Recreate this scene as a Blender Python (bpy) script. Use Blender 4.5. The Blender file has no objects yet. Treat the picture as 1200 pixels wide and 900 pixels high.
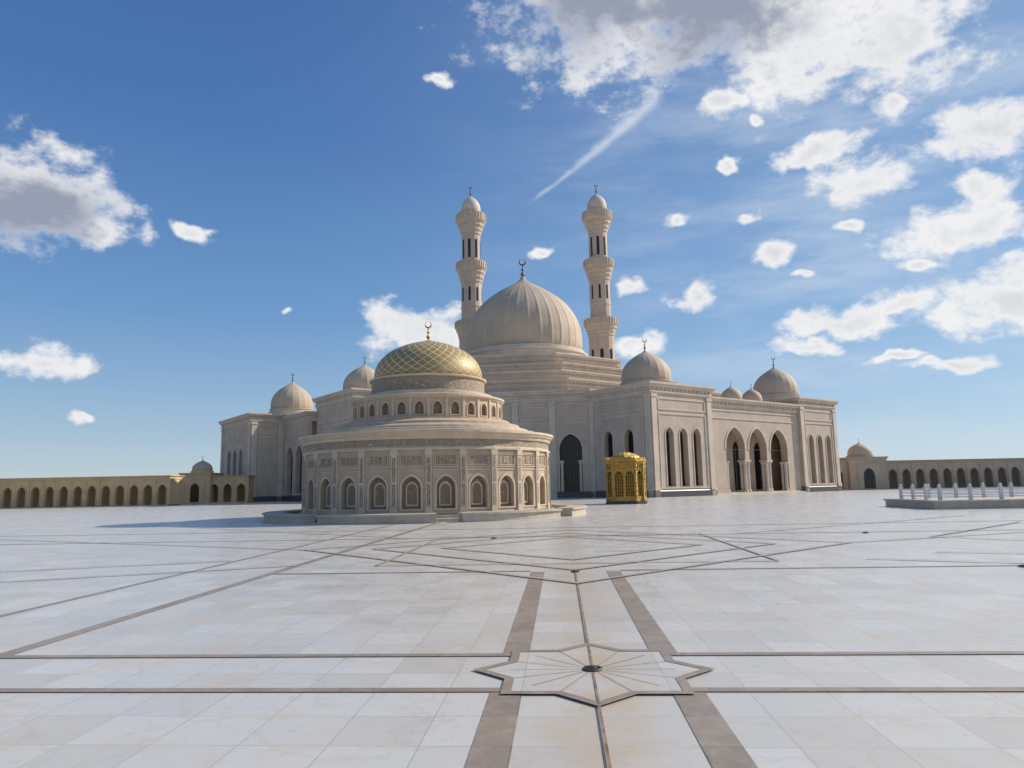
import bpy, bmesh, math, random
from mathutils import Vector, Matrix
random.seed(7)
D=bpy.data; SC=bpy.context.scene
rad=math.radians
SC.view_settings.view_transform='Standard'
SC.view_settings.look='None'
SC.view_settings.exposure=0

# ------------------------------------------------------------------ node helpers
class NT:
    def __init__(s,tree): s.t=tree; s.n=tree.nodes; s.l=tree.links
    def new(s,typ,**kw):
        nd=s.n.new(typ)
        for k,v in kw.items(): setattr(nd,k,v)
        return nd
    def setin(s,sock,v):
        if hasattr(v,'is_output'): s.l.new(v,sock)
        else: sock.default_value=v
    def m(s,op,a,b=None,c=None,clamp=False):
        nd=s.n.new('ShaderNodeMath'); nd.operation=op; nd.use_clamp=clamp
        s.setin(nd.inputs[0],a)
        if b is not None: s.setin(nd.inputs[1],b)
        if c is not None: s.setin(nd.inputs[2],c)
        return nd.outputs[0]
    def smooth(s,v,lo,hi,o0=0.0,o1=1.0):
        nd=s.n.new('ShaderNodeMapRange'); nd.interpolation_type='SMOOTHSTEP'
        s.setin(nd.inputs[0],v)
        nd.inputs[1].default_value=lo; nd.inputs[2].default_value=hi
        nd.inputs[3].default_value=o0; nd.inputs[4].default_value=o1
        return nd.outputs[0]
    def mix(s,f,a,b,blend='MIX'):
        nd=s.n.new('ShaderNodeMix'); nd.data_type='RGBA'; nd.blend_type=blend
        s.setin(nd.inputs[0],f)
        s.setin(nd.inputs[6],a if hasattr(a,'is_output') else (*a,1) if len(a)==3 else a)
        s.setin(nd.inputs[7],b if hasattr(b,'is_output') else (*b,1) if len(b)==3 else b)
        return nd.outputs[2]
    def noise(s,vec,scale,detail=4,rough=.5,out=0):
        nd=s.n.new('ShaderNodeTexNoise'); nd.inputs['Scale'].default_value=scale
        nd.inputs['Detail'].default_value=detail; nd.inputs['Roughness'].default_value=rough
        if vec is not None: s.l.new(vec,nd.inputs['Vector'])
        return nd.outputs[out]

def mat_base(name):
    m=D.materials.new(name); m.use_nodes=True
    nt=NT(m.node_tree); b=m.node_tree.nodes['Principled BSDF']
    return m,nt,b

def stone(name,col,var=.06,rough=.75,course=.8,vj=1.6,joint=.12,bump=.2,nscale=.6,streak=.25):
    m,nt,b=mat_base(name)
    tc=nt.new('ShaderNodeTexCoord').outputs['Object']
    n1=nt.noise(tc,nscale,3,.6)
    sx=nt.new('ShaderNodeSeparateXYZ'); nt.l.new(tc,sx.inputs[0])
    dark=tuple(c*(1-var*1.6) for c in col); lite=tuple(min(1,c*(1+var)) for c in col)
    c=nt.mix(nt.smooth(n1,.3,.7),dark,lite)
    if course:
        zr=nt.m('DIVIDE',sx.outputs[2],course)
        fz=nt.m('FRACT',zr); row=nt.m('FLOOR',zr)
        xy=nt.m('MULTIPLY_ADD',nt.m('ADD',sx.outputs[0],sx.outputs[1]),1/vj,nt.m('MULTIPLY',row,.5))
        fx=nt.m('FRACT',xy)
        j=nt.m('MAXIMUM',nt.m('LESS_THAN',fz,.03),nt.m('LESS_THAN',fx,.015))
        wn=nt.new('ShaderNodeTexWhiteNoise',noise_dimensions='2D')
        cv=nt.new('ShaderNodeCombineXYZ'); nt.l.new(row,cv.inputs[0]); nt.l.new(nt.m('FLOOR',xy),cv.inputs[1])
        nt.l.new(cv.outputs[0],wn.inputs['Vector'])
        c=nt.mix(nt.m('MULTIPLY',wn.outputs['Value'],.16),c,tuple(x*.62 for x in col))
        c=nt.mix(nt.m('MULTIPLY',j,joint*2),c,tuple(x*.35 for x in col))
    mp=nt.new('ShaderNodeMapping'); mp.inputs['Scale'].default_value=(1.2,1.2,.08); nt.l.new(tc,mp.inputs[0])
    st=nt.noise(mp.outputs[0],1.0,2,.6)
    c=nt.mix(nt.smooth(st,.52,.8,0,streak),c,tuple(x*.62 for x in col))
    nt.l.new(c,b.inputs['Base Color'])
    b.inputs['Roughness'].default_value=rough
    return m

def ornate(name,col,dark,scale=5.0):
    m,nt,b=mat_base(name)
    tc=nt.new('ShaderNodeTexCoord').outputs['Object']
    v=nt.new('ShaderNodeTexVoronoi',feature='F1'); v.inputs['Scale'].default_value=scale
    nt.l.new(tc,v.inputs['Vector'])
    w=nt.m('SINE',nt.m('MULTIPLY',v.outputs['Distance'],24))
    f=nt.smooth(w,-.5,.6)
    c=nt.mix(f,dark,col)
    nt.l.new(c,b.inputs['Base Color']); b.inputs['Roughness'].default_value=.75
    bp=nt.new('ShaderNodeBump'); bp.inputs['Strength'].default_value=.6; bp.inputs['Distance'].default_value=.04
    nt.l.new(f,bp.inputs['Height']); nt.l.new(bp.outputs[0],b.inputs['Normal'])
    return m

def plain(name,col,rough=.5,metal=0.0,nz=.15,scale=3,spec=None):
    m,nt,b=mat_base(name)
    tc=nt.new('ShaderNodeTexCoord').outputs['Object']
    n=nt.noise(tc,scale,2,.6)
    c=nt.mix(nt.smooth(n,.3,.7),tuple(x*(1-nz) for x in col),tuple(min(1,x*(1+nz)) for x in col))
    nt.l.new(c,b.inputs['Base Color']); b.inputs['Roughness'].default_value=rough
    b.inputs['Metallic'].default_value=metal
    return m

M_wall=stone('limestone_wall',(.545,.43,.325))
M_wallw=stone('pale_stone_trim',(.62,.51,.40),course=0)
M_dome=stone('dome_stone',(.51,.395,.285),course=0,nscale=.3)
M_pav=stone('pavilion_stone',(.53,.40,.275),course=.45,vj=.9,nscale=1.2)
M_pavw=stone('pavilion_trim',(.61,.485,.35),course=0,nscale=1.5)
M_orn=ornate('carved_relief',(.56,.44,.31),(.17,.12,.08),6.5)
M_ornf=ornate('carved_niche',(.44,.34,.235),(.14,.10,.065),8)
M_sunlit=stone('arcade_stone_sunlit',(.64,.45,.24),course=.6,vj=1.2)  # left arcade: golden sunlit tone put into the base colour
M_sandr=stone('arcade_stone',(.46,.37,.28),course=.6,vj=1.2)
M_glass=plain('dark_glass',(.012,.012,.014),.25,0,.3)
M_bronze=plain('bronze_mullion',(.05,.04,.03),.4,.6)
M_granite=plain('dark_granite_base',(.07,.065,.065),.4,0,.4,8)
M_drain=plain('drain_metal',(.10,.085,.065),.5,.5,.3,30)
M_goldp=plain('gold_panel',(.16,.10,.03),.45,.9,.5,14)
M_fin=plain('finial_bronze',(.16,.12,.07),.4,.8)
M_marblew=stone('white_marble_rail',(.70,.67,.62),course=0)
M_step=stone('platform_marble',(.50,.43,.34),course=0,nscale=2)
m,nt,b=mat_base('gold_metal')
tc=nt.new('ShaderNodeTexCoord').outputs['Object']
v=nt.new('ShaderNodeTexVoronoi',feature='F1'); v.inputs['Scale'].default_value=7; nt.l.new(tc,v.inputs['Vector'])
f=nt.smooth(nt.m('SINE',nt.m('MULTIPLY',v.outputs['Distance'],22)),-.4,.6)
nt.l.new(nt.mix(f,(.24,.13,.025),(.80,.53,.16)),b.inputs['Base Color']); b.inputs['Metallic'].default_value=.9; b.inputs['Roughness'].default_value=.38
bp=nt.new('ShaderNodeBump'); bp.inputs['Strength'].default_value=.6; bp.inputs['Distance'].default_value=.03
nt.l.new(f,bp.inputs['Height']); nt.l.new(bp.outputs[0],b.inputs['Normal'])
M_gold=m

# ------------------------------------------------------------------ mesh helpers
def empty(name,loc=(0,0,0),rz=0):
    e=D.objects.new(name,None); SC.collection.objects.link(e)
    e.location=loc; e.rotation_euler=(0,0,rz); e.empty_display_size=.5
    return e
def mkobj(name,verts,faces,mat,parent=None,smooth=False,loc=(0,0,0)):
    me=D.meshes.new(name); me.from_pydata([tuple(v) for v in verts],[],faces)
    me.materials.append(mat); me.update()
    bm=bmesh.new(); bm.from_mesh(me); bmesh.ops.recalc_face_normals(bm,faces=bm.faces); bm.to_mesh(me); bm.free()
    if smooth:
        for p in me.polygons: p.use_smooth=True
    o=D.objects.new(name,me); SC.collection.objects.link(o); o.location=loc
    if parent: o.parent=parent
    return o
class Batch:
    def __init__(s): s.v=[]; s.f=[]
    def add(s,verts,faces):
        o=len(s.v); s.v+= [tuple(v) for v in verts]; s.f+=[[i+o for i in f] for f in faces]
    def box(s,x0,x1,y0,y1,z0,z1,M=None):
        vs=[Vector((x,y,z)) for z in (z0,z1) for x,y in ((x0,y0),(x1,y0),(x1,y1),(x0,y1))]
        if M is not None: vs=[M@v for v in vs]
        s.add(vs,[(0,3,2,1),(4,5,6,7),(0,1,5,4),(1,2,6,5),(2,3,7,6),(3,0,4,7)])
    def lathe(s,prof,n,cx=0,cy=0,z0=0,rot=0,rib=None,sc=1,cap=True):
        o=len(s.v)
        for r,z in prof:
            for i in range(n):
                a=rot+2*math.pi*i/n
                rr=r*sc*(rib(a,z) if rib else 1)
                s.v.append((cx+rr*math.cos(a),cy+rr*math.sin(a),z0+z*sc))
        for j in range(len(prof)-1):
            for i in range(n):
                k=(i+1)%n
                s.f.append([o+j*n+i,o+j*n+k,o+(j+1)*n+k,o+(j+1)*n+i])
        if cap:
            s.f.append([o+i for i in range(n)][::-1]); s.f.append([o+(len(prof)-1)*n+i for i in range(n)])
    def prism(s,pts,prof):
        n=len(pts); P=[Vector(p) for p in pts]
        A=sum(P[i].x*P[(i+1)%n].y-P[(i+1)%n].x*P[i].y for i in range(n))
        if A<0: P=P[::-1]
        o=len(s.v)
        mit=[]
        for i in range(n):
            e1=(P[i]-P[i-1]).normalized(); e2=(P[(i+1)%n]-P[i]).normalized()
            n1=Vector((e1.y,-e1.x)); n2=Vector((e2.y,-e2.x)); d=1+n1.dot(n2)
            mit.append((n1+n2)/d)
        for off,z in prof:
            for i in range(n):
                q=P[i]+mit[i]*off; s.v.append((q.x,q.y,z))
        for j in range(len(prof)-1):
            for i in range(n):
                k=(i+1)%n; s.f.append([o+j*n+i,o+j*n+k,o+(j+1)*n+k,o+(j+1)*n+i])
        s.f.append([o+i for i in range(n)][::-1]); s.f.append([o+(len(prof)-1)*n+i for i in range(n)])
    def obj(s,name,mat,parent=None,smooth=False): return mkobj(name,s.v,s.f,mat,parent,smooth)

def arch(cx,zb,w,zt,n=10,e=.22,horseshoe=False):
    r=w*(.5+e); h=math.sqrt(r*r-(e*w)**2); zs=zt-h
    pts=[(cx-w/2,zb),(cx+w/2,zb)]
    a_end=math.acos(e*w/r)
    for i in range(n+1):
        a=a_end*i/n; pts.append((cx-e*w+r*math.cos(a),zs+r*math.sin(a)))
    for i in range(n-1,-1,-1):
        a=a_end*i/n; pts.append((cx+e*w-r*math.cos(a),zs+r*math.sin(a)))
    return pts
def curve_panel(outer,holes,thick):
    cu=D.curves.new('tmp','CURVE'); cu.dimensions='2D'; cu.fill_mode='BOTH'; cu.extrude=thick/2
    for L in [outer]+holes:
        sp=cu.splines.new('POLY'); sp.points.add(len(L)-1); sp.use_cyclic_u=True
        for i,(x,y) in enumerate(L): sp.points[i].co=(x,y,0,1)
    ob=D.objects.new('tmp',cu); SC.collection.objects.link(ob)
    dg=bpy.context.evaluated_depsgraph_get()
    me=D.meshes.new_from_object(ob.evaluated_get(dg))
    vs=[v.co.copy() for v in me.vertices]; fs=[list(p.vertices) for p in me.polygons]
    D.objects.remove(ob); D.curves.remove(cu); D.meshes.remove(me)
    return vs,fs
def frameM(p0,d,off=0):
    d=Vector((d[0],d[1])).normalized(); n=Vector((d.y,-d.x))
    return Matrix(((d.x,n.x,0,p0[0]+n.x*off),(d.y,n.y,0,p0[1]+n.y*off),(0,0,1,0),(0,0,0,1)))
def add_panel(B,p0,d,outer,holes,thick,off=0):
    vs,fs=curve_panel(outer,holes,thick)
    M=frameM(p0,d,off)
    B.add([M@Vector((v.x,v.z-thick/2,v.y)) for v in vs],fs)
def rect(x0,x1,z0,z1): return [(x0,z0),(x1,z0),(x1,z1),(x0,z1)]
def openings(Wb,Gb,Bb,Fb,p0,d,width,z0,z1,ops,thick,mull=True,fw=.14):
    add_panel(Wb,p0,d,rect(0,width,z0,z1),[arch(*o) for o in ops],thick)
    M=frameM(p0,d)
    for cx,zb,w,zt in ops:
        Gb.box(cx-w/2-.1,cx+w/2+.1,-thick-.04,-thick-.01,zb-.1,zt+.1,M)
        if mull:
            y0,y1=-thick+.0,-thick+.09
            k=max(2,int(round(w/.55)))
            for i in range(1,k):
                x=cx-w/2+w*i/k; Bb.box(x-.03,x+.03,y0,y1,zb,zt-.12*w,M)
            zz=zb+1.2
            while zz<zt-w*.75:
                Bb.box(cx-w/2,cx+w/2,y0,y1-.012,zz-.03,zz+.03,M); zz+=1.3
        if fw:
            add_panel(Fb,p0,d,arch(cx,zb-.02,w+2*fw,zt+fw*1.2),[arch(cx,zb+.02,w-.001,zt)],.10,.07)

def interp(P,k=5):
    out=[]
    n=len(P)
    for i in range(n-1):
        p0=P[max(i-1,0)];p1=P[i];p2=P[i+1];p3=P[min(i+2,n-1)]
        for j in range(k):
            t=j/k
            out.append(tuple(.5*((2*p1[c])+(-p0[c]+p2[c])*t+(2*p0[c]-5*p1[c]+4*p2[c]-p3[c])*t*t+(-p0[c]+3*p1[c]-3*p2[c]+p3[c])*t**3) for c in (0,1)))
    out.append(P[-1]); return out
ONION=interp([(.965,0),(.995,.07),(1.0,.16),(.985,.28),(.93,.41),(.83,.54),(.68,.66),(.50,.76),(.31,.845),(.16,.905),(.075,.95),(.03,1)])
LOWD=interp([(.985,0),(1.0,.07),(.99,.2),(.945,.36),(.86,.51),(.72,.66),(.53,.79),(.33,.88),(.17,.935),(.075,.97),(.03,1)])
def dome(name,parent,cx,cy,z0,R,H,mat,ribs=24,depth=.03,n=192,prof=ONION):
    B=Batch()
    rf=(lambda a,z:1+depth*(abs(math.cos(a*ribs/2))**14)) if ribs else None
    B.lathe([(r*R,z*H) for r,z in prof],n,cx,cy,z0,rib=rf)
    return B.obj(name,mat,parent,True)
def finial(parent,cx,cy,z0,s,mat=None,ang=0):
    mat=mat or M_fin
    B=Batch()
    B.lathe([(.20,0),(.14,.1),(.06,.2),(.16,.33),(.24,.5),(.16,.67),(.05,.78),(.05,.85),(.12,.93),(.17,1.05),(.12,1.17),(.04,1.25),(.04,1.34),(.09,1.42),(.04,1.5),(.03,1.62)],14,cx,cy,z0,sc=s)
    rr=.34*s; cz=z0+1.62*s+rr*.95; N=26; K=8; o=len(B.v)
    for i in range(N+1):
        t=i/N; a=rad(-90)-rad(152)+t*rad(304)
        th=(.085*math.sin(math.pi*t)**.6+.006)*s
        for k in range(K):
            b=2*math.pi*k/K; q=rr+th*math.cos(b)
            x=q*math.cos(a); z=q*math.sin(a); y=th*.8*math.sin(b)
            B.v.append((cx+x*math.cos(ang)-y*math.sin(ang),cy+x*math.sin(ang)+y*math.cos(ang),cz+z))
    for i in range(N):
        for k in range(K):
            l=(k+1)%K; B.f.append([o+i*K+k,o+i*K+l,o+(i+1)*K+l,o+(i+1)*K+k])
    return B.obj('finial',mat,parent,True)

# ------------------------------------------------------------------ MOSQUE
OX,OY=2.7,146.0; ROT=math.atan2(.6,.8)
mosque=empty('mosque',(OX,OY,0),ROT)
W=Batch();G=Batch();BR=Batch();F=Batch();T=Batch();GR=Batch();C=Batch()
TH=.8
def cornice(pts,z0,z1):
    h=z1-z0
    T.prism(pts,[(-.3,z0),(.10,z0),(.10,z0+.12*h),(.22,z0+.16*h),(.22,z0+.3*h),(.12,z0+.34*h),(.12,z0+.52*h),(.34,z0+.6*h),(.48,z0+.7*h),(.48,z0+.8*h),(.62,z0+.84*h),(.62,z1),(.2,z1+.002)])
    P=[Vector(p) for p in pts]; n=len(P)
    A=sum(P[i].x*P[(i+1)%n].y-P[(i+1)%n].x*P[i].y for i in range(n))
    if A<0: P=P[::-1]
    for i in range(n):
        a,b=P[i],P[(i+1)%n]; L=(b-a).length
        M=frameM(a,b-a); k=int(L/.8)
        for j in range(k):
            x=(j+.5)*L/k; T.box(x-.17,x+.17,.10,.30,z0+.36*h,z0+.51*h,M)
def block(pts,top,hc=1.5,core_in=.9,base=True):
    C.prism(pts,[(-core_in,0.01),(-core_in,top-hc+.02)])
    cornice(pts,top-hc,top)
    if base: GR.prism(pts,[(.16,0),(.16,.75),(.10,.85),(-.4,.851)])
def strings(p0,d,width,zs):
    M=frameM(p0,d)
    for z,hh,pr in zs: F.box(0,width,0.0,pr,z,z+hh,M)
def pil(x,p0,d,z0,z1,w=.9,pr=.16):
    M=frameM(p0,d); F.box(x-w/2,x+w/2,-.1,pr,z0,z1,M)
    F.box(x-w/2-.08,x+w/2+.08,-.1,pr+.08,z1-.4,z1-.003,M)
    F.box(x-w/2-.08,x+w/2+.08,-.1,pr+.08,.86,1.3,M)
def rframe(p0,d,x0,x1,z0,z1,w=.16,pr=.09):
    M=frameM(p0,d)
    F.box(x0,x1,-.02,pr,z1-w,z1,M); F.box(x0,x1,-.02,pr,z0,z0+w,M)
    F.box(x0,x0+w,-.02,pr,z0+w,z1-w,M); F.box(x1-w,x1,-.02,pr,z0+w,z1-w,M)
def facade(p0,p1,top,ops,hc=1.5,frames=True,pils=True):
    d=(p1[0]-p0[0],p1[1]-p0[1]); L=math.hypot(*d)
    openings(W,G,BR,F,p0,d,L,0.02,top-hc+.01,ops,TH)
    if pils:
        pil(.5,p0,d,0,top-hc); pil(L-.5,p0,d,0,top-hc)
    if frames:
        rframe(p0,d,1.3,L-1.3,1.05,top-hc-2.4)
        rframe(p0,d,1.3,L-1.3,top-hc-2.0,top-hc-.45)
Z=14.6
bA=[(-22,-54),(-10,-54),(-10,-42.6),(-22,-42.6)]
block(bA,Z)
facade((-22,-54),(-10,-54),Z,[(3.3,1.3,1.55,8.9),(6.0,1.3,1.55,8.9),(8.7,1.3,1.55,8.9)])
facade((-22,-42.6),(-22,-54),Z,[(3.6,1.3,1.7,8.9),(7.4,1.3,1.7,8.9)])
bB=[(11.6,-54),(22,-54),(22,-42.6),(11.6,-42.6)]
block(bB,Z)
facade((11.6,-54),(22,-54),Z,[(2.7,1.3,1.4,8.9),(5.2,1.3,1.4,8.9),(7.7,1.3,1.4,8.9)])
facade((22,-54),(22,-42.6),Z,[(3.6,1.3,1.7,8.9),(7.4,1.3,1.7,8.9)])
def portico(p0,d,L,centers,w,ztop,top,deep,colz=4.6,zarch=9.4,hc=1.3):
    M=frameM(p0,d)
    h=math.sqrt((w*.72)**2-(.22*w)**2); zs=zarch-h
    xs=[c-w/2 for c in centers]+[c+w/2 for c in centers]
    lo=min(xs); hi=max(xs)
    out=[(0,.3),(lo,.3)]
    for i,c in enumerate(centers):
        arc=arch(c,0,w,zarch)[2:][::-1]
        out+=arc
        if i<len(centers)-1:
            out.append((c+w/2,colz)); out.append((centers[i+1]-w/2,colz))
    out.append((hi,.3)); out.append((L,.3)); out.append((L,top-hc)); out.append((0,top-hc))
    add_panel(W,p0,d,out,[],1.1)
    for c in centers:
        add_panel(F,p0,d,arch(c,zs-.2,w+.5,zarch+.32),[arch(c,zs-.19,w-.002,zarch)],.09,.07)
    rframe(p0,d,.5,L-.5,top-hc-1.6,top-hc-.35)
    colx=[(centers[i]+centers[i+1])/2 for i in range(len(centers)-1)]
    cols=[]
    for x in colx: cols+=[(x-.36,-.3),(x+.36,-.3),(x-.36,-.85),(x+.36,-.85)]
    for x in (lo+.32,hi-.32): cols+=[(x,-.3),(x,-.85)]
    for x,y in cols:
        q=M@Vector((x,y,0))
        F.lathe([(.33,0),(.33,.18),(.26,.3),(.22,.38),(.22,3.5),(.25,3.55),(.22,3.6),(.36,3.95),(.36,4.05)],14,q.x,q.y,.3,sc=(colz-.3)/4.05)
    for x in colx: F.box(x-.75,x+.75,-1.2,.08,colz-.002,colz+.22,M)
    ops=[(c,.5,w*.55,zarch-1.5) for c in centers]
    n=Vector((Vector(d).normalized().y,-Vector(d).normalized().x)); 
    pb=(p0[0]-n.x*deep,p0[1]-n.y*deep)
    openings(W,G,BR,F,pb,d,L,.28,top-hc,ops,.5)
    F.box(0,L,-deep,.6,0,.15,M); F.box(.0,L,-deep,.25,.15,.3,M)
    F.box(0,L,-deep-.01,-1.09,top-hc-.6,top-hc-.003,M)
portico((-10,-53.6),(1,0),21.6,[5.5,10.8,16.1],4.3,0,13.4,3.6)
cornice([(-9.98,-53.6),(11.58,-53.6),(11.58,-42),(-9.98,-42)],12.1,13.4)
C.prism([(-10,-49.4),(11.6,-49.4),(11.6,-42),(-10,-42)],[(0,.01),(0,12.2)])
bL=[(-54,4.6),(-54,22),(-42,22),(-42,4.6)]
block(bL,Z)
facade((-54,22),(-54,4.6),Z,[(5.2,1.3,1.9,8.9),(8.7,1.3,1.9,8.9),(12.2,1.3,1.9,8.9)])
facade((-54,4.6),(-48.5,4.6),Z,[],pils=True)
facade((-48.5,4.6),(-48.5,-6),14.1,[(3.2,.4,3.0,8.9),(7.4,.4,3.0,8.9)],pils=False)
block([(-48.5,-6),(-48.5,4.59),(-42,4.59),(-42,-6)],14.1)
bT=[(-47,-20),(-42,-20),(-42,-6.01),(-47,-6.01)]
block(bT,16.2); W.prism([(-47,-20),(-42,-20),(-42,-6),(-47,-6)],[(0,.02),(0,14.72)])
rframe((-47,-6),(0,-1),1,13,1.2,11.5); rframe((-47,-6),(0,-1),1,13,12,14.2)
def cham(h,c): return [(-c,-h),(c,-h),(h,-c),(h,c),(c,h),(-c,h),(-h,c),(-h,-c)]
core=cham(42.6,22)
C.prism(core,[(-.9,.01),(-.9,13.6)]); cornice(core,13.4,15.0)
GR.prism(core,[(.14,0),(.14,.75),(.08,.85),(-.5,.851)])
dg=(20.6,-20.6); Ld=math.hypot(*dg)
openings(W,G,BR,F,(-42.6,-22),dg,Ld,.02,13.41,[(2.6,.4,3.2,8.8),(8.2,1.3,1.6,8.6),(Ld/2,.4,4.6,10.2),(Ld-8.2,1.3,1.6,8.6),(Ld-2.7,.4,3.2,8.8)],TH)
for x in (.4,5.2,10.4,Ld-10.4,Ld-5.2): pil(x,(-42.6,-22),dg,0,13.4)
rframe((-42.6,-22),dg,5.9,9.8,10.8,12.7); rframe((-42.6,-22),dg,Ld-9.8,Ld-5.9,10.8,12.7)
strings((-42.6,-22),dg,Ld,[(10.3,.18,.09),(12.95,.15,.08)])
for cc in (Ld-2.7,2.6,Ld/2):
    M=frameM((-42.6,-22),dg)
    hw=1.6 if cc!=Ld/2 else 2.3
    for sx in (-1,1):
        for k in (0,.55):
            q=M@Vector((cc+sx*(hw-.3),-.2-k*.7,0))
            F.lathe([(.30,0),(.30,.18),(.24,.3),(.19,.38),(.19,3.9),(.30,4.3),(.30,4.5)],12,q.x,q.y,.4,sc=1.05)
for i in range(7):
    a=core[i];b=core[(i+1)%8]
    d=(b[0]-a[0],b[1]-a[1]); L=math.hypot(*d)
    add_panel(W,a,d,rect(0,L,.02,13.41),[],TH-.01)
for pts in ([(-22,42.6),(22,42.6),(22,54),(-22,54)],[(42.6,-22),(54,-22),(54,22),(42.6,22)]):
    W.prism(pts,[(0,.02),(0,13.1)]); cornice(pts,13.1,Z)
def tier(pts,z0,z1,hc=1.2):
    W.prism(pts,[(0,z0),(0,z1-hc+.01)]); cornice(pts,z1-hc,z1)
tier(cham(36,20),14.9,17.6)
tier(cham(27.5,14),17.4,20.6,1.2)
tier(cham(22.5,9.3),20.4,23.0,1.0)
oc=[(19.2/math.cos(math.pi/8)*math.cos(math.pi/8+i*math.pi/4),19.2/math.cos(math.pi/8)*math.sin(math.pi/8+i*math.pi/4)) for i in range(8)]
tier(oc,22.8,25.4,1.3)
W.obj('walls',M_wall,mosque); C.obj('wall_core',M_wall,mosque); T.obj('cornices',M_wallw,mosque)
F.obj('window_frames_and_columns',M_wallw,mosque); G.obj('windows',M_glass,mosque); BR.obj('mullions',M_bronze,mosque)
GR.obj('granite_base',M_granite,mosque)
B=Batch()
B.lathe([(14.6,25.3),(14.6,25.9),(13.6,26.0),(13.6,26.4),(13.0,26.6),(13.0,27.6),(13.3,27.7),(13.3,28.0),(12.6,28.2),(12.6,28.7),(11.9,28.9),(11.5,29.0)],96)
B.obj('dome_drum',M_wallw,mosque)
dome('main_dome',mosque,0,0,28.7,12.0,16.9,M_dome,32,.010,384)
finial(mosque,0,0,45.2,1.9,ang=-ROT)
def smalldome(p,q,z,R=3.4,H=5.2,drum=1.0,ribs=20,f=.75):
    B=Batch(); B.lathe([(R*1.12,z-.3),(R*1.12,z+drum*.5),(R*1.02,z+drum*.55),(R*1.02,z+drum*.9),(R*1.07,z+drum*.92),(R*1.07,z+drum),(R*.9,z+drum+.03)],48,p,q)
    B.obj('small_dome_drum',M_wallw,mosque)
    dome('small_dome',mosque,p,q,z+drum,R,H-drum*.2,M_dome,ribs,.015,160)
    if f: finial(mosque,p,q,z+drum+H-drum*.2-.1,f,ang=-ROT)
smalldome(-16,-48,14.6,H=4.9); smalldome(15,-48,14.6,R=3.5); smalldome(-46.6,6.4,14.6,R=3.5); smalldome(-42.8,-14.6,16.2,3.2,4.4,.4,f=.6)
smalldome(.3,-50,13.3,1.55,2.3,.6,0,.35); smalldome(5.4,-50,13.3,1.55,2.3,.6,0,.35)
for p,q in((16,48),(-16,48),(48,16),(48,-16)): smalldome(p,q,14.6)
def minaret(wx,wy):
    dx,dy=wx-OX,wy-OY; p=.8*dx+.6*dy; q=-.6*dx+.8*dy
    e=mosque
    A=Batch();Bk=Batch()
    A.lathe([(3.7,0),(3.7,27),(3.4,27.4),(3.15,28),(3.15,37.2),(3.3,37.4),(3.3,37.9),(3.5,38.3),(3.5,38.7),(3.85,39.2),(3.85,39.6),(4.15,40.0),(4.15,41.6),(4.0,41.6),(4.0,40.3),(2.75,40.3),(2.75,41.2),(2.55,41.4),
             (2.55,45.0),(2.65,45.1),(2.65,45.5),(2.55,45.6),(2.55,51.2),(2.75,51.4),(2.75,51.9),(3.05,52.5),(3.05,53.1),(3.4,53.7),(3.4,54.2),(3.8,54.8),(3.8,56.5),(3.66,56.5),(3.66,55.2),(2.45,55.2),(2.45,56.5),(2.3,56.7),
             (2.3,63.4),(2.5,63.7),(2.5,64.2),(2.8,64.7),(2.8,65.2),(3.2,65.8),(3.2,66.3),(3.75,67.0),(3.75,68.9),(3.6,68.9),(3.6,67.5),(2.2,67.5),(2.2,69.2),(2.45,69.4),(2.45,69.8)],16,p,q,0,rot=math.pi/16)
    A.obj('minaret_shaft',M_wall,e)
    dome('minaret_cap',e,p,q,69.6,2.45,4.6,M_wallw,0,0,48)
    finial(e,p,q,74.0,1.25,ang=-ROT)
    for zb,zt,r,w in ((57.5,62.3,2.3,.62),(46.5,50.0,2.55,.5),(30,34,3.15,.8)):
        for i in range(8):
            a=i*math.pi/4
            ap=r*math.cos(math.pi/16)
            n=Vector((math.cos(a),math.sin(a))); d=Vector((-n.y,n.x))
            p0=(p+n.x*ap-d.x*.8,q+n.y*ap-d.y*.8)
            add_panel(Bk,p0,d,arch(.8,zb,w*1.0,zt),[],.05,.045)
    Bk.obj('minaret_opening_panels',M_glass,e)  # flat dark panels on the shaft stand in for its shaded openings
    R=Batch()
    for r,z0,z1 in ((4.15,40.1,41.5),(3.8,54.9,56.4),(3.75,67.1,68.8)):
        for i in range(32):
            a=2*math.pi*i/32; M=Matrix.Translation((p,q,0))@Matrix.Rotation(a,4,'Z')
            R.box(r-.06,r+.07,-.1,.1,z0,z1,M)
    R.obj('balcony_rails',M_wallw,e)
minaret(22.05,170); minaret(-9.5,170)

# ------------------------------------------------------------------ PAVILION
PX,PY=-5.33,44.9
pav=empty('domed_pavilion',(PX,PY,0),math.atan2(-PY,-PX))
NP=26; RP=7.45; rot0=0.0
pr=Batch(); pt=Batch(); po=Batch(); pn=Batch(); ps=Batch(); pg=Batch()
st=math.pi*2/NP
ps.lathe([(8.35,0),(8.35,.14),(8.3,.16),(8.0,.16),(8.0,.30),(7.2,.302)],104)
def arcbox(B,r0,r1,a0,a1,z0,z1,n=10):
    o=len(B.v)
    for i in range(n+1):
        a=a0+(a1-a0)*i/n
        for r,z in((r0,z0),(r1,z0),(r1,z1),(r0,z1)): B.v.append((r*math.cos(a),r*math.sin(a),z))
    for i in range(n):
        for k in range(4):
            l=(k+1)%4; B.f.append([o+i*4+k,o+i*4+l,o+(i+1)*4+l,o+(i+1)*4+k])
    B.f.append([o,o+1,o+2,o+3]); B.f.append([o+n*4+i for i in (3,2,1,0)])
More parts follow.
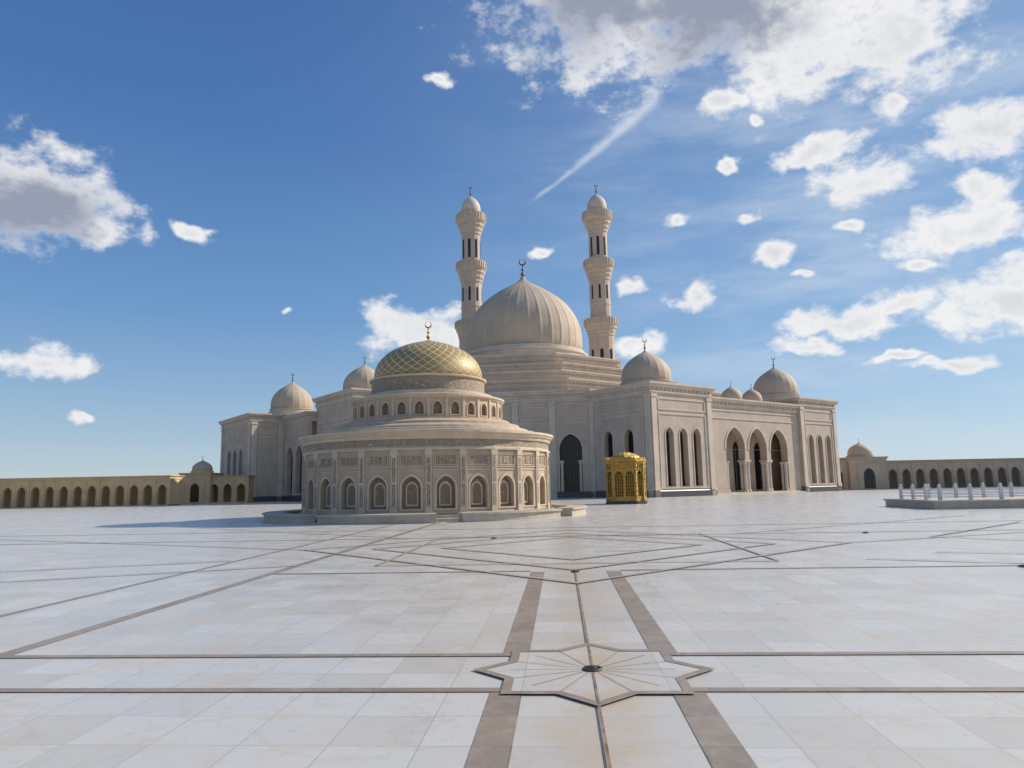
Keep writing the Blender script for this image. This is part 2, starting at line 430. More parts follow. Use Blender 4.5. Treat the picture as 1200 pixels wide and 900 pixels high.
for i in range(8):
    a0=rad(45*i+4+6); a1=rad(45*(i+1)-4+6)
    arcbox(ps,8.7,9.7,a0,a1,0,.36); arcbox(ps,8.62,9.8,a0-.004,a1+.004,.36,.46)
pr.lathe([(7.02,.2),(7.02,4.2)],NP,rot=st/2)
wf=2*RP*math.tan(st/2)
ap=RP
vs,fs=curve_panel(rect(-wf/2,wf/2,.3,3.72),[arch(0,.62,1.0,2.32,e=.12)],.34)
vr,fr=curve_panel(arch(0,.56,1.22,2.46,e=.12),[arch(0,.64,.999,2.318,e=.12)],.06)
vk,fk=curve_panel(arch(0,.55,1.10,2.36,e=.12),[],.03)
vk2,fk2=curve_panel(arch(0,.78,.66,2.06,e=.12),[arch(0,.86,.52,1.94,e=.12)],.05)
for i in range(NP):
    a=i*st+st/2+rot0
    n=Vector((math.cos(a),math.sin(a),0)); d=Vector((-n.y,n.x,0))
    M=Matrix(((d.x,n.x,0,0),(d.y,n.y,0,0),(0,0,1,0),(0,0,0,1)))
    pr.add([M@Vector((v.x,ap-.17+v.z,v.y)) for v in vs],fs)
    pt.add([M@Vector((v.x,ap+.02+v.z,v.y)) for v in vr],fr)
    pn.add([M@Vector((v.x,ap-.28+v.z,v.y)) for v in vk],fk)
    pt.add([M@Vector((v.x,ap-.25+v.z,v.y)) for v in vk2],fk2)
    def fr4(x0,x1,z0,z1,w=.05,p=.045):
        pt.box(x0,x1,ap-.02,ap+p,z1-w,z1,M); pt.box(x0,x1,ap-.02,ap+p,z0,z0+w,M)
        pt.box(x0,x0+w,ap-.02,ap+p,z0+w,z1-w,M); pt.box(x1-w,x1,ap-.02,ap+p,z0+w,z1-w,M)
    fr4(-.70,.70,.42,2.68); fr4(-.70,.70,2.78,3.58); fr4(-.58,.58,2.88,3.48,.03,.06)
    po.box(-.22,.22,ap-.02,ap+.03,2.98,3.38,M); po.box(-.50,-.30,ap-.02,ap+.025,2.98,3.38,M); po.box(.30,.50,ap-.02,ap+.025,2.98,3.38,M)
    a2=i*st+rot0; n=Vector((math.cos(a2),math.sin(a2),0)); d=Vector((-n.y,n.x,0)); rc=RP/math.cos(st/2)
    M=Matrix(((d.x,n.x,0,0),(d.y,n.y,0,0),(0,0,1,0),(0,0,0,1)))
    pt.box(-.16,.16,rc-.15,rc+.09,.3,3.72,M); pt.box(-.20,.20,rc-.15,rc+.13,.3,.62,M); pt.box(-.20,.20,rc-.15,rc+.13,3.42,3.715,M)
    po.box(-.09,.09,rc,rc+.10,.75,1.9,M); po.box(-.09,.09,rc,rc+.10,2.02,3.3,M)
rc=RP/math.cos(st/2)
pt.lathe([(rc-.3,3.72),(rc+.14,3.72),(rc+.14,3.82),(rc+.05,3.86),(rc+.05,3.9),(rc-.3,3.901)],NP,rot=0)
po.lathe([(rc-.1,3.9),(rc+.04,3.9),(rc+.04,4.28),(rc-.1,4.281)],NP,rot=0)
pt.lathe([(rc-.3,4.28),(rc+.10,4.28),(rc+.14,4.36),(rc+.14,4.42),(rc+.28,4.52),(rc+.28,4.6),(rc+.36,4.63),(rc+.36,4.76),(rc-.1,4.80),(6.9,4.86),(6.9,4.95),(6.3,5.02),(6.3,5.14),(6.2,5.16)],NP*2,rot=0)
pr.lathe([(6.25,5.1),(5.75,5.32),(5.75,5.42),(5.1,5.62),(5.1,5.7),(4.5,5.72)],NP*2)
ND=28; RD=4.62; s2=2*math.pi/ND; wd=2*RD*math.tan(s2/2)
pr.lathe([(RD-.25,5.6),(RD-.25,7.0)],ND,rot=s2/2)
vs,fs=curve_panel(rect(-wd/2,wd/2,5.7,6.86),[arch(0,5.88,.5,6.62,e=.2)],.16)
vr,fr=curve_panel(arch(0,5.84,.62,6.70,e=.2),[arch(0,5.89,.499,6.618,e=.2)],.05)
for i in range(ND):
    a=i*s2+s2/2; n=Vector((math.cos(a),math.sin(a),0)); d=Vector((-n.y,n.x,0))
    M=Matrix(((d.x,n.x,0,0),(d.y,n.y,0,0),(0,0,1,0),(0,0,0,1)))
    pr.add([M@Vector((v.x,RD-.08+v.z,v.y)) for v in vs],fs)
    pt.add([M@Vector((v.x,RD+.01+v.z,v.y)) for v in vr],fr)
    pn.box(-.3,.3,RD-.22,RD-.17,5.85,6.66,M)
    a=i*s2; n=Vector((math.cos(a),math.sin(a),0)); d=Vector((-n.y,n.x,0)); r3=RD/math.cos(s2/2)
    M=Matrix(((d.x,n.x,0,0),(d.y,n.y,0,0),(0,0,1,0),(0,0,0,1)))
    pt.box(-.07,.07,r3-.08,r3+.05,5.72,6.85,M)
pt.lathe([(RD-.2,6.86),(RD+.10,6.86),(RD+.10,6.93),(RD+.2,6.97),(RD+.2,7.08),(RD-.1,7.12),(4.1,7.2),(4.1,7.34),(3.7,7.38)],ND*3)
po.lathe([(3.56,7.3),(3.56,8.28)],96)
pt.lathe([(3.4,8.28),(3.66,8.28),(3.7,8.34),(3.7,8.40),(3.52,8.44),(3.4,8.46)],96)
pt.lathe([(3.5,7.36),(3.68,7.36),(3.68,7.46),(3.5,7.5)],96)
pr.obj('walls',M_pav,pav); pt.obj('mouldings',M_pavw,pav); po.obj('carved_friezes',M_orn,pav); pn.obj('niche_panels',M_ornf,pav); ps.obj('platform_and_benches',M_step,pav)
m,nt,b=mat_base('gilded_lattice_dome')
uv=nt.new('ShaderNodeUVMap',uv_map='UVMap').outputs[0]
sx=nt.new('ShaderNodeSeparateXYZ'); nt.l.new(uv,sx.inputs[0])
U=nt.m('MULTIPLY',sx.outputs[0],32.0); V=nt.m('MULTIPLY',sx.outputs[1],9.0)
a1=nt.m('FRACT',nt.m('ADD',U,V)); a2=nt.m('FRACT',nt.m('ADD',nt.m('SUBTRACT',U,V),50.0))
d1=nt.m('ABSOLUTE',nt.m('SUBTRACT',a1,.5)); d2=nt.m('ABSOLUTE',nt.m('SUBTRACT',a2,.5))
mx=nt.m('MAXIMUM',d1,d2)
line=nt.m('GREATER_THAN',mx,.40)
flow=nt.m('MULTIPLY',nt.m('LESS_THAN',mx,.29),nt.m('GREATER_THAN',nt.m('MINIMUM',d1,d2),.045))
c=nt.mix(line,nt.mix(nt.m('MULTIPLY',flow,.9),(.20,.14,.055),(.60,.40,.12)),(.64,.51,.30))
nt.l.new(c,b.inputs['Base Color']); nt.l.new(nt.m('MULTIPLY',flow,.45),b.inputs['Metallic']); b.inputs['Roughness'].default_value=.5
bp=nt.new('ShaderNodeBump'); bp.inputs['Strength'].default_value=.8; bp.inputs['Distance'].default_value=.07
nt.l.new(nt.m('MAXIMUM',line,nt.m('MULTIPLY',flow,.6)),bp.inputs['Height']); nt.l.new(bp.outputs[0],b.inputs['Normal'])
M_lat=m
n=144; prof=[(r*3.42,z*2.7+8.44) for r,z in LOWD]
B=Batch(); B.lathe(prof,n,cap=False); do=B.obj('lattice_dome',M_lat,pav,True)
uvl=do.data.uv_layers.new(name='UVMap')
nr=len(prof)
for poly in do.data.polygons:
    idx=[do.data.loops[l].vertex_index for l in poly.loop_indices]
    js=[i%n for i in idx]; wrap=(max(js)-min(js))>n/2
    for l,i in zip(poly.loop_indices,idx):
        u=(i%n); u=u+n if (wrap and u<n/2) else u
        uvl.data[l].uv=(u/n,(i//n)/(nr-1))
finial(pav,0,0,11.05,.56,M_gold,ang=-pav.rotation_euler[2])

# ------------------------------------------------------------------ GOLD KIOSK
kio=empty('gilded_kiosk',(10.0,64.0,0),rad(-14))
g=Batch(); gp=Batch(); gb=Batch()
h=1.6;c=1.0
fp=[(-c,-h),(c,-h),(h,-c),(h,c),(c,h),(-c,h),(-h,c),(-h,-c)]
gb.prism(fp,[(.18,0),(.18,.14),(.1,.16),(.1,.26),(0,.28)])
gp.prism(fp,[(-.25,.2),(-.25,3.6)])
for i in range(8):
    a=fp[i];b_=fp[(i+1)%8]; d=(b_[0]-a[0],b_[1]-a[1]); L=math.hypot(*d)
    if L>1.5: hs=[arch(L*.27,.65,L*.36,2.85),arch(L*.73,.65,L*.36,2.85)]
    else: hs=[arch(L*.5,.65,L*.6,2.85)]
    add_panel(g,a,d,rect(0,L,.26,3.5),hs,.12,0)
    M=frameM(a,d)
    for o in hs:
        xs=[q[0] for q in o]; x0,x1=min(xs),max(xs)
        k=4
        for j in range(1,k): 
            x=x0+(x1-x0)*j/k; g.box(x-.016,x+.016,-.10,-.06,.65,2.6,M)
        for j in range(7): zz=.85+j*.27; g.box(x0,x1,-.098,-.062,zz-.016,zz+.016,M)
    g.lathe([(.12,.26),(.12,.5),(.075,.55),(.075,3.1),(.12,3.2),(.12,3.5)],10,a[0],a[1])
    for j in range(int(L/.2)):
        x=(j+.5)*L/int(L/.2); g.box(x-.05,x+.05,-.02,.05,3.0,3.3,M)
g.prism(fp,[(-.1,3.48),(.1,3.5),(.1,3.6),(.2,3.68),(.2,3.8),(.05,3.84),(-.1,3.84)])
for i in range(8):
    a=fp[i];b_=fp[(i+1)%8]; d=(b_[0]-a[0],b_[1]-a[1]); L=math.hypot(*d); M=frameM(a,d); k=int(L/.25)
    for j in range(k):
        x=(j+.5)*L/k; add_panel(g,a,d,arch(x,3.8,.2,4.08),[],.05,.12)
dome('kiosk_dome',kio,0,0,3.84,1.35,.75,M_gold,16,.03,96,LOWD)
g.obj('gold_screens',M_gold,kio); gp.obj('inner_panels',M_goldp,kio); gb.obj('kiosk_base',M_granite,kio)
finial(kio,0,0,4.5,.18,M_gold)

# ------------------------------------------------------------------ ARCADES
def arcade(name,p0,d,nb,bw,H,mat,domes=()):
    e=empty(name,(p0[0],p0[1],0),math.atan2(d[1],d[0]))
    Wb=Batch();Tb=Batch();Gb=Batch()
    L=nb*bw
    hs=[arch((i+.5)*bw,.12,bw*.62,H*.70,n=7) for i in range(nb)]
    add_panel(Wb,(0,0),(1,0),rect(0,L,.0,H-.5),hs,.5)
    fp=[(0,0),(L,0),(L,4),(0,4)]
    Tb.prism(fp,[(-.1,H-.5),(.08,H-.5),(.08,H-.4),(.0,H-.36),(.0,H-.2),(.2,H-.1),(.2,H),(-.1,H+.003)])
    Wb.box(0,L,3.5,4,0,H-.5); Wb.box(0,.4,.5,3.5,0,H-.5); Wb.box(L-.4,L,.5,3.5,0,H-.5); Tb.box(0,L,-.2,3.5,0,.1)
    for i in range(nb+1):
        Tb.box(i*bw-.14,i*bw+.14,-.09,.0,.1,H-.5)
    for i in range(nb):
        add_panel(Tb,(0,0),(1,0),arch((i+.5)*bw,.1,bw*.62+.22,H*.70+.14,n=7),[arch((i+.5)*bw,.13,bw*.62-.002,H*.70,n=7)],.06,.04)
    Wb.obj('arcade_walls',mat,e); Tb.obj('arcade_trim',mat,e)
    for x,w,hh,R in domes:
        Q=Batch(); Q.box(x-w/2,x+w/2,-.6,5,0,hh-.4); Q.prism([(x-w/2,-.6),(x+w/2,-.6),(x+w/2,5),(x-w/2,5)],[(.1,hh-.4),(.1,hh-.25),(.25,hh-.15),(.25,hh),(-.2,hh+.003)])
        add_panel(Q,(x-w/2,-.6),(1,0),rect(w*.2,w*.8,.1,hh*.8),[arch(w*.5,.2,w*.3,hh*.66)],.12,.12)
        Q.obj('gate_block',mat,e)
        K=Batch(); K.box(x-w*.15,x+w*.15,-.66,-.58,.2,hh*.66); K.obj('gate_dark_slab',M_glass,e)  # dark slab on the solid block, its colour standing in for gateway shade
        B=Batch(); B.lathe([(R*1.12,hh-.05),(R*1.12,hh+.35),(R*.98,hh+.4)],40,x,2.2); B.obj('dome_drum',mat,e)
        dome('arcade_dome',e,x,2.2,hh+.35,R,R*1.15,M_dome,0,0,48)
        finial(e,x,2.2,hh+.33+R*1.15,.3)
    return e
arcade('arcade_building',(-118.0,99.5),(1,.0),36,1.95,4.15,M_sunlit)
arcade('arcade_building.001',(-76.0,112.5),(1,.06),16,2.1,4.3,M_sunlit,[(25.6,4.6,4.8,1.55)])
arcade('arcade_building.002',(55.0,124),(1,-.03),40,2.3,4.9,M_sandr,[(6.0,6.4,5.6,2.0)])

# ------------------------------------------------------------------ STONE BALUSTRADE (right)
bal=empty('stone_balustrade_planter',(23.2,39.9,0),rad(-3.7))
q=Batch(); w=Batch()
q.prism([(0,0),(13,0),(13,6),(0,6)],[(.0,0),(0,.36),(.08,.38),(.08,.48),(-.1,.482)])
def post(x,y):
    w.box(x-.08,x+.08,y-.08,y+.08,.48,1.14); w.box(x-.11,x+.11,y-.11,y+.11,1.14,1.19)
    w.lathe([(.05,0),(.08,.05),(.09,.11),(.05,.17),(.015,.22)],10,x,y,1.19)
nx=7
for i in range(nx+1):
    x=.7+i*(11.6/nx)
    for y in(.7,5.3): post(x,y)
for j in range(1,3):
    for x in(.7,12.3): post(x,.7+j*4.6/3)
for y in(.7,5.3):
    for z in(.66,.84,1.02): w.box(.7,12.3,y-.025,y+.025,z-.025,z+.025)
for x in(.7,12.3):
    for z in(.66,.84,1.02): w.box(x-.025,x+.025,.8,5.2,z-.024,z+.024)
q.obj('platform',M_step,bal); w.obj('rails_and_posts',M_marblew,bal)

# ------------------------------------------------------------------ GROUND
PHI=rad(3.7)
m,nt,b=mat_base('marble_paving')
tc=nt.new('ShaderNodeTexCoord').outputs['Object']
br=nt.new('ShaderNodeTexBrick'); br.offset=0; br.squash=1
br.inputs['Scale'].default_value=1; br.inputs['Brick Width'].default_value=.62; br.inputs['Row Height'].default_value=.62
br.inputs['Mortar Size'].default_value=.004; br.inputs['Mortar Smooth'].default_value=.3; br.inputs['Bias'].default_value=0
br.inputs['Color1'].default_value=(.53,.49,.43,1); br.inputs['Color2'].default_value=(.63,.60,.55,1); br.inputs['Mortar'].default_value=(.36,.31,.25,1)
nt.l.new(tc,br.inputs['Vector'])
n0=nt.noise(tc,.12,2,.6); n1n=nt.new('ShaderNodeTexNoise'); n1n.inputs['Scale'].default_value=1.3; n1n.inputs['Detail'].default_value=4; n1n.inputs['Roughness'].default_value=.65; nt.l.new(tc,n1n.inputs['Vector'])
n1=n1n.outputs[0]; n2=nt.noise(tc,7,4,.7)
c=nt.mix(nt.smooth(n0,.38,.65,0,.7),br.outputs['Color'],nt.mix(.5,br.outputs['Color'],(.55,.485,.40)))
c=nt.mix(nt.smooth(n1,.50,.74,0,.5),c,(.52,.43,.32))
c=nt.mix(nt.smooth(n2,.52,.72,0,.3),c,(.42,.37,.31))
vn=nt.new('ShaderNodeTexVoronoi',feature='DISTANCE_TO_EDGE'); vn.inputs['Scale'].default_value=.9
w2=nt.new('ShaderNodeVectorMath',operation='MULTIPLY_ADD'); nt.l.new(n1n.outputs[1],w2.inputs[0]); w2.inputs[1].default_value=(.9,.9,.9); nt.l.new(tc,w2.inputs[2])
nt.l.new(w2.outputs[0],vn.inputs['Vector'])
c=nt.mix(nt.smooth(vn.outputs['Distance'],0,.03,.2,0),c,(.42,.34,.26))
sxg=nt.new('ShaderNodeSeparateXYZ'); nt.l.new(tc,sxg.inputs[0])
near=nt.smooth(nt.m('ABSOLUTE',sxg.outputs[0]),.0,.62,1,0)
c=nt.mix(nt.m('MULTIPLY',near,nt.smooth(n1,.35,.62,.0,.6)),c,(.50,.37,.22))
nt.l.new(c,b.inputs['Base Color'])
nt.l.new(nt.smooth(n1,.3,.7,.22,.42),b.inputs['Roughness'])
b.inputs['Specular IOR Level'].default_value=.5
M_mar=m
CX,CY=.25,0.0
gnd=mkobj('ground',[(-3000,-200,0),(3000,-200,0),(3000,3000,0),(-3000,3000,0)],[(0,1,2,3)],M_mar)
gnd.location=(CX,CY,0); gnd.rotation_euler=(0,0,-PHI)
bands=empty('paving_bands',(CX,CY,0),-PHI)
def bandmat(name,c1,c2,c3,mo):
    m,nt,b=mat_base(name)
    tc=nt.new('ShaderNodeTexCoord').outputs['Object']
    br=nt.new('ShaderNodeTexBrick'); br.offset=.5
    br.inputs['Scale'].default_value=1; br.inputs['Brick Width'].default_value=.62; br.inputs['Row Height'].default_value=.62
    br.inputs['Mortar Size'].default_value=.004
    br.inputs['Color1'].default_value=(*c1,1); br.inputs['Color2'].default_value=(*c2,1); br.inputs['Mortar'].default_value=(*mo,1)
    nt.l.new(tc,br.inputs['Vector'])
    c=nt.mix(nt.smooth(nt.noise(tc,5,4,.7),.4,.7,0,.6),br.outputs['Color'],c3)
    nt.l.new(c,b.inputs['Base Color']); b.inputs['Roughness'].default_value=.36
    return m
M_band=bandmat('brown_marble',(.32,.245,.175),(.25,.19,.14),(.41,.33,.24),(.16,.12,.09))
M_band2=bandmat('tan_marble',(.38,.29,.205),(.32,.245,.175),(.45,.36,.26),(.26,.2,.15))
M_band3=bandmat('light_tan_marble',(.44,.37,.29),(.40,.335,.26),(.50,.43,.35),(.35,.29,.23))
M_thin=plain('thin_joint_strip',(.26,.18,.11),.5,0,.4,4)
def strip(B,p,q,w,z):
    p=Vector(p);q=Vector(q); d=(q-p).normalized(); n=Vector((-d.y,d.x))*w/2
    B.add([(p.x+n.x,p.y+n.y,z),(p.x-n.x,p.y-n.y,z),(q.x-n.x,q.y-n.y,z),(q.x+n.x,q.y+n.y,z)],[(0,1,2,3)])
SY=6.9; SR=1.06
L1=Batch();L2=Batch();L3=Batch();L4=Batch();PL=Batch();L5=Batch();L6=Batch()
for x in(-.75,.75):
    strip(L1,(x,-10),(x,SY-.58),.27,.004); strip(L1,(x,SY+.58),(x,14.6),.27,.004)
for y in(SY-.64,SY+.62):
    strip(L2,(-80,y),(-.55,y),.12,.008); strip(L2,(.55,y),(80,y),.12,.008)
for x in(-6.3,-8.3):
    strip(L1,(x,-5),(x,60),.20 if x>-7 else .14,.004)
strip(L3,(0,-10),(0,SY-.12),.022,.017); strip(L3,(0,SY+.12),(0,14.6),.022,.017)
for y in (14.7,): strip(L2,(-6.2,y),(-.9,y),.11,.008); strip(L2,(.9,y),(60,y),.11,.008)
for y in (24.5,29.5): strip(L6,(-60,y),(60,y),.16,.008)
def starpts(cx,cy,R,r2,n=8,a0=0):
    out=[]
    for i in range(n*2):
        a=a0+math.pi*i/n; R_=R if i%2==0 else r2
        out.append((cx+R_*math.cos(a),cy+R_*math.sin(a)))
    return out
def closed(B,pts,w,z):
    n=len(pts); P=[Vector(p) for p in pts]; o=len(B.v)
    A=sum(P[i].x*P[(i+1)%n].y-P[(i+1)%n].x*P[i].y for i in range(n))
    if A<0: P=P[::-1]
    for s in(-w/2,w/2):
        for i in range(n):
            e1=(P[i]-P[i-1]).normalized(); e2=(P[(i+1)%n]-P[i]).normalized()
            n1=Vector((e1.y,-e1.x)); n2=Vector((e2.y,-e2.x)); mt=(n1+n2)/(1+n1.dot(n2)); q=P[i]+mt*s
            B.v.append((q.x,q.y,z))
    for i in range(n):
        k=(i+1)%n; B.f.append([o+i,o+k,o+n+k,o+n+i])
S=starpts(0,SY,SR,SR*.765)
PL.add([(x,y,.012) for x,y in S],[list(range(16))])
closed(L4,S,.085,.016)
for i in range(16):
    a=math.pi*i/8; strip(L5,(.12*math.cos(a),SY+.12*math.sin(a)),((SR*.72)*math.cos(a),SY+(SR*.72)*math.sin(a)),.009,.0165)
def sq(cx,cy,R,a0,n=4): return [(cx+R*math.cos(a0+2*math.pi*i/n),cy+R*math.sin(a0+2*math.pi*i/n)) for i in range(n)]
k=0
for R in (3.6,5.6,7.6):
    k+=1; closed(L6,sq(0,20.4,R,0),.13,.018+.0006*k)
k+=1; closed(L6,sq(0,20.4,6.2,math.pi/4),.09,.018+.0006*k)
# long diagonals radiating from the middle star towards both sides
for sx,c_ in((-1,0),(1,0)):
    for (x0,y0,x1,y1) in ((7.6,20.4,24,28),(6.3,16.2,22,9.0),(8.4,17.5,26,10.5),(5.5,24.5,18,34)):
        k+=1; strip(L6,(sx*x0,y0),(sx*x1,y1),.11,.018+.0006*k)
k+=1; closed(L6,sq(17,22,6.5,0),.12,.018+.0006*k)
L1.obj('wide_bands',M_band,bands);L2.obj('cross_bands',M_band,bands);L3.obj('joint_strips',M_thin,bands);L4.obj('star_outline',M_band,bands);L5.obj('star_joints',M_band2,bands);L6.obj('tan_inlays',M_band3,bands);PL.obj('star_field',M_mar,bands)
def drain(x,y,s=1):
    e=empty('floor_drain',(x,y,.0)); B=Batch()
    B.lathe([(.095,0.012),(.095,.024),(.088,.03),(.072,.03),(.07,.022),(.045,.022),(.04,.038),(.02,.044),(.0,.045)],28,sc=1)
    for i in range(12):
        a=i*math.pi/6; M=Matrix.Rotation(a,4,'Z'); B.box(.045,.073,-.005,.005,.022,.032,M)
    B.obj('drain_cover',M_drain,e); e.scale=(s,s,s)
def plz(x,y): return (CX+x*math.cos(PHI)+y*math.sin(PHI),CY-x*math.sin(PHI)+y*math.cos(PHI))
for x,y,s in((0,SY,1),(0,14.5,.9),(-2.5,24,1.1),(9.5,24.0,1.1),(8.5,14.5,1)):
    drain(*plz(x,y),s)

# ------------------------------------------------------------------ WORLD
SAZ,SEL=70.0,33.0
w=D.worlds.new('World'); SC.world=w; w.use_nodes=True
nt=NT(w.node_tree)
for n_ in list(nt.n): nt.n.remove(n_)
out=nt.new('ShaderNodeOutputWorld'); bg=nt.new('ShaderNodeBackground'); nt.l.new(bg.outputs[0],out.inputs[0])
STR=.12; K=1/STR; bg.inputs[1].default_value=STR
sky=nt.new('ShaderNodeTexSky'); sky.sky_type='NISHITA'; sky.sun_disc=False
sky.sun_elevation=rad(SEL); sky.sun_rotation=rad(SAZ); sky.air_density=1.0; sky.dust_density=.2; sky.ozone_density=2.0; sky.altitude=0
dirv=nt.new('ShaderNodeTexCoord').outputs['Generated']
sp=nt.new('ShaderNodeSeparateXYZ'); nt.l.new(dirv,sp.inputs[0])
DEG=180/math.pi
az0=nt.m('MULTIPLY',nt.m('ARCTAN2',sp.outputs[0],sp.outputs[1]),DEG)
el0=nt.m('MULTIPLY',nt.m('ARCSINE',sp.outputs[2]),DEG)
rp=nt.new('ShaderNodeValToRGB'); nt.l.new(nt.m('DIVIDE',el0,60.0),rp.inputs[0])
E=rp.color_ramp.elements
stops=[(0,(.46,.58,.68)),(.08,(.31,.47,.66)),(.22,(.135,.31,.60)),(.45,(.060,.175,.46)),(.75,(.038,.12,.36)),(1,(.03,.10,.32))]
E[0].position=0; E[0].color=(*[v*K for v in stops[0][1]],1); E[1].position=1; E[1].color=(*[v*K for v in stops[-1][1]],1)
for p_,c_ in stops[1:-1]:
    e=E.new(p_); e.color=(*[v*K for v in c_],1)
side=nt.smooth(az0,-25,48,0,.55)
base=nt.mix(side,rp.outputs[0],tuple(v*K for v in(.36,.54,.77)))
skyc=nt.mix(.74,sky.outputs[0],base)
nz=nt.new('ShaderNodeTexNoise'); nz.inputs['Scale'].default_value=11; nz.inputs['Detail'].default_value=3; nz.inputs['Roughness'].default_value=.6
nt.l.new(dirv,nz.inputs['Vector'])
ae=nt.new('ShaderNodeCombineXYZ'); nt.l.new(az0,ae.inputs[0]); nt.l.new(el0,ae.inputs[1])
wv=nt.new('ShaderNodeVectorMath',operation='MULTIPLY_ADD'); nt.l.new(nz.outputs[1],wv.inputs[0]); wv.inputs[1].default_value=(5,3.4,0)
wo=nt.new('ShaderNodeVectorMath',operation='SUBTRACT'); nt.l.new(ae.outputs[0],wo.inputs[0]); wo.inputs[1].default_value=(2.5,1.7,0); nt.l.new(wo.outputs[0],wv.inputs[2])
AEv=wv.outputs[0]
mp=nt.new('ShaderNodeMapping'); mp.inputs['Scale'].default_value=(1,1,1.5); nt.l.new(dirv,mp.inputs[0])
fb=nt.noise(mp.outputs[0],20,6,.62)
fb2=nt.noise(mp.outputs[0],7,3,.55)
def AE(s,t):
    a=math.atan(s); return math.degrees(a),math.degrees(math.atan(t*math.cos(a)))
def blob(s,t,rx,ry):
    a0,e0=AE(s,t)
    nd=nt.new('ShaderNodeVectorMath',operation='MULTIPLY_ADD'); nt.l.new(AEv,nd.inputs[0]); nd.inputs[1].default_value=(1/rx,1/ry,0); nd.inputs[2].default_value=(-a0/rx,-e0/ry,0)
    ln=nt.new('ShaderNodeVectorMath',operation='LENGTH'); nt.l.new(nd.outputs[0],ln.inputs[0])
    return ln.outputs['Value']
def union(L):
    r=L[0]
    for x in L[1:]: r=nt.m('MINIMUM',r,x)
    return nt.m('SUBTRACT',1.0,r)
big=union([blob(-.70,.42,5.6,3.2),blob(.14,.75,9,4.6),blob(.30,.735,9,5.2)])
small=union([blob(*q) for q in [(-.70,.445,6.2,4.0),(-.60,.395,3.6,2.2),(.22,.72,14,5.4),(.44,.69,8,5.6),(.594,.68,6.5,5.4),
 (-.666,.188,3.2,1.3),(-.463,.378,1.7,.7),(-.134,.225,5.2,2.6),(-.094,.61,1.7,.6),(.05,.76,4,2.5),(.47,.60,4,2.0),
 (.326,.563,2.0,1.1),(.722,.51,4.0,3.0),(.523,.438,3.3,1.9),(.457,.482,3.4,1.0),(.388,.335,2.2,1.4),(.665,.361,5.2,1.7),
 (.473,.225,5.2,1.4),(.565,.247,2.4,1.2),(.421,.192,2.6,.8),(.704,.242,3.8,2.2),(.73,.29,2.4,1.8),(.274,.272,1.7,1.2),(.187,.287,1.7,.8),
 (.69,.424,2.4,1.2),(.26,.377,1.0,.6),(.052,.337,1.1,.5),(-.62,.105,1.4,.4),(.18,.20,2.4,1.0),(.63,.16,3,.6),(-.3,.80,4,1.2),(-.33,.255,.9,.5),(.36,.39,.9,.5),(.56,.55,1.6,1.0),
 (.50,.36,1.3,.6),(.33,.46,.9,.5),(.60,.31,1.3,.5),(.44,.29,1.0,.4),(.38,.53,.9,.5),(.54,.17,2.2,.4)]])
nb=nt.m('MULTIPLY_ADD',fb,2.1,-1.05)
nb2=nt.m('MULTIPLY_ADD',fb2,1.0,-.5)
cov=nt.m('MAXIMUM',big,nt.m('MULTIPLY',small,.9))
dens=nt.m('ADD',nt.m('ADD',cov,nb),nb2)
al=nt.smooth(dens,-.06,.55)
mpv=nt.new('ShaderNodeMapping'); mpv.inputs['Scale'].default_value=(1,1,4.5); mpv.inputs['Rotation'].default_value=(0,rad(12),0); nt.l.new(dirv,mpv.inputs[0])
veil=nt.noise(mpv.outputs[0],3.2,5,.62)
va=nt.m('MULTIPLY',nt.smooth(veil,.42,.74),nt.smooth(az0,-12,30,.0,.6))
a1_,e1_=AE(.033,.4147); a2_,e2_=AE(.236,.585)
am,em=(a1_+a2_)/2,(e1_+e2_)/2; L_=math.hypot(a2_-a1_,e2_-e1_); ca_,sa_=(a2_-a1_)/L_,(e2_-e1_)/L_
A=nt.m('SUBTRACT',nt.m('MULTIPLY_ADD',fb,.9,az0),am+.45); E_=nt.m('SUBTRACT',el0,em)
al_=nt.m('ADD',nt.m('MULTIPLY',A,ca_),nt.m('MULTIPLY',E_,sa_)); ac_=nt.m('SUBTRACT',nt.m('MULTIPLY',E_,ca_),nt.m('MULTIPLY',A,sa_))
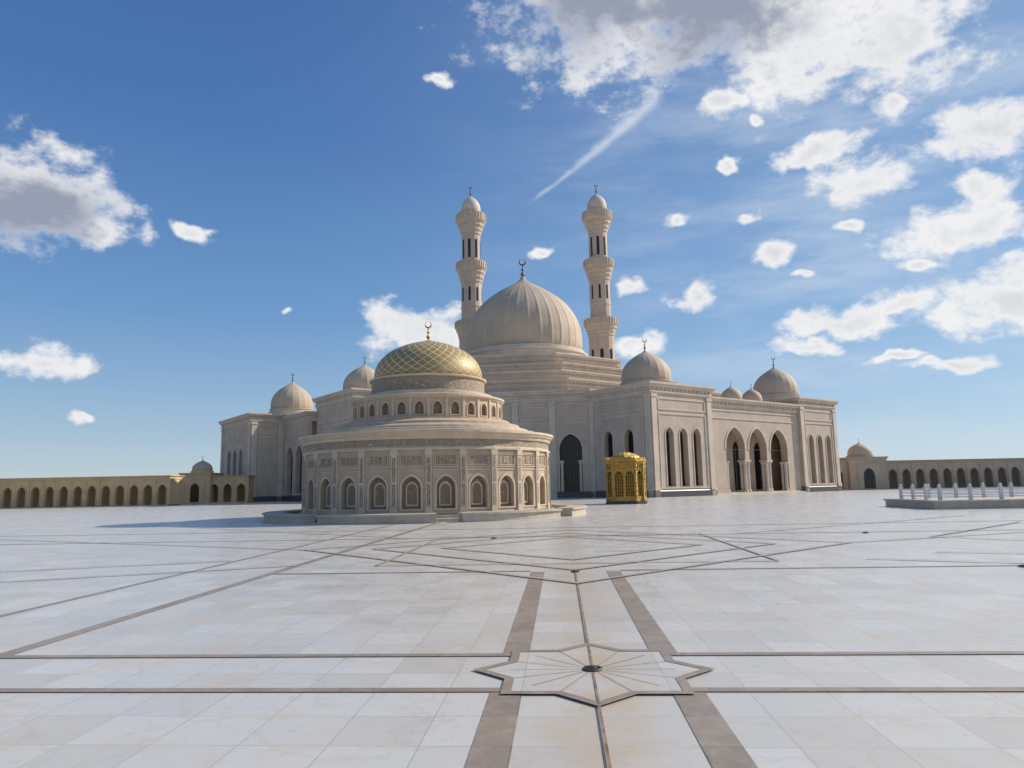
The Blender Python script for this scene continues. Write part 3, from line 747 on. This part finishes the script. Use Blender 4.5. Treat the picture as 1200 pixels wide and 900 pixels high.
tpos=nt.m('DIVIDE',al_,L_/2)
wid=nt.m('MULTIPLY_ADD',tpos,.22,.34)
cr=nt.m('DIVIDE',nt.m('ABSOLUTE',ac_),wid)
ctr=nt.m('MULTIPLY',nt.smooth(nt.m('MULTIPLY_ADD',nb,-1.3,cr),-.2,1.6,1,0),nt.smooth(nt.m('ABSOLUTE',tpos),.75,1.08,1,0))
ca=nt.m('MULTIPLY',ctr,nt.smooth(tpos,-1,1,.40,.66))
thick=nt.m('ADD',nt.m('MULTIPLY_ADD',nb,.75,big),nb2)
grey=nt.smooth(thick,-.1,.7)
lit=nt.smooth(nt.m('MULTIPLY_ADD',nb,.9,cov),.2,1.1)
cw=tuple(v*K for v in(.94,.93,.92)); cg=tuple(v*K for v in(.31,.345,.44)); cm=tuple(v*K for v in(.54,.57,.65))
cc=nt.mix(nt.m('MULTIPLY',lit,.58),cw,cm); cc=nt.mix(grey,cc,cg)
c0=nt.mix(va,skyc,tuple(v*K for v in(.60,.70,.82)))
c1=nt.mix(ca,c0,tuple(v*K for v in(.76,.81,.88)))
c2=nt.mix(nt.m('MULTIPLY',al,.97),c1,cc)
nt.l.new(c2,bg.inputs[0])
try: w.cycles.sampling_method='NONE'
except Exception: pass

sun=D.lights.new('sun','SUN'); sun.energy=4.9; sun.angle=rad(.5); sun.color=(1,.93,.83)
so=D.objects.new('sun',sun); SC.collection.objects.link(so)
Sd=Vector((math.sin(rad(SAZ))*math.cos(rad(SEL)),math.cos(rad(SAZ))*math.cos(rad(SEL)),math.sin(rad(SEL))))
so.rotation_euler=Sd.to_track_quat('Z','Y').to_euler(); so.location=(60,60,90)

# ------------------------------------------------------------------ CAMERA
cam=D.cameras.new('camera'); co=D.objects.new('camera',cam); SC.collection.objects.link(co)
cam.sensor_width=36; cam.lens=25; cam.clip_start=.1; cam.clip_end=8000
co.matrix_world=Matrix.Translation((0,0,1.7))@Matrix.Rotation(rad(98.2),4,'X')@Matrix.Rotation(rad(-1.1),4,'Z')
SC.camera=co
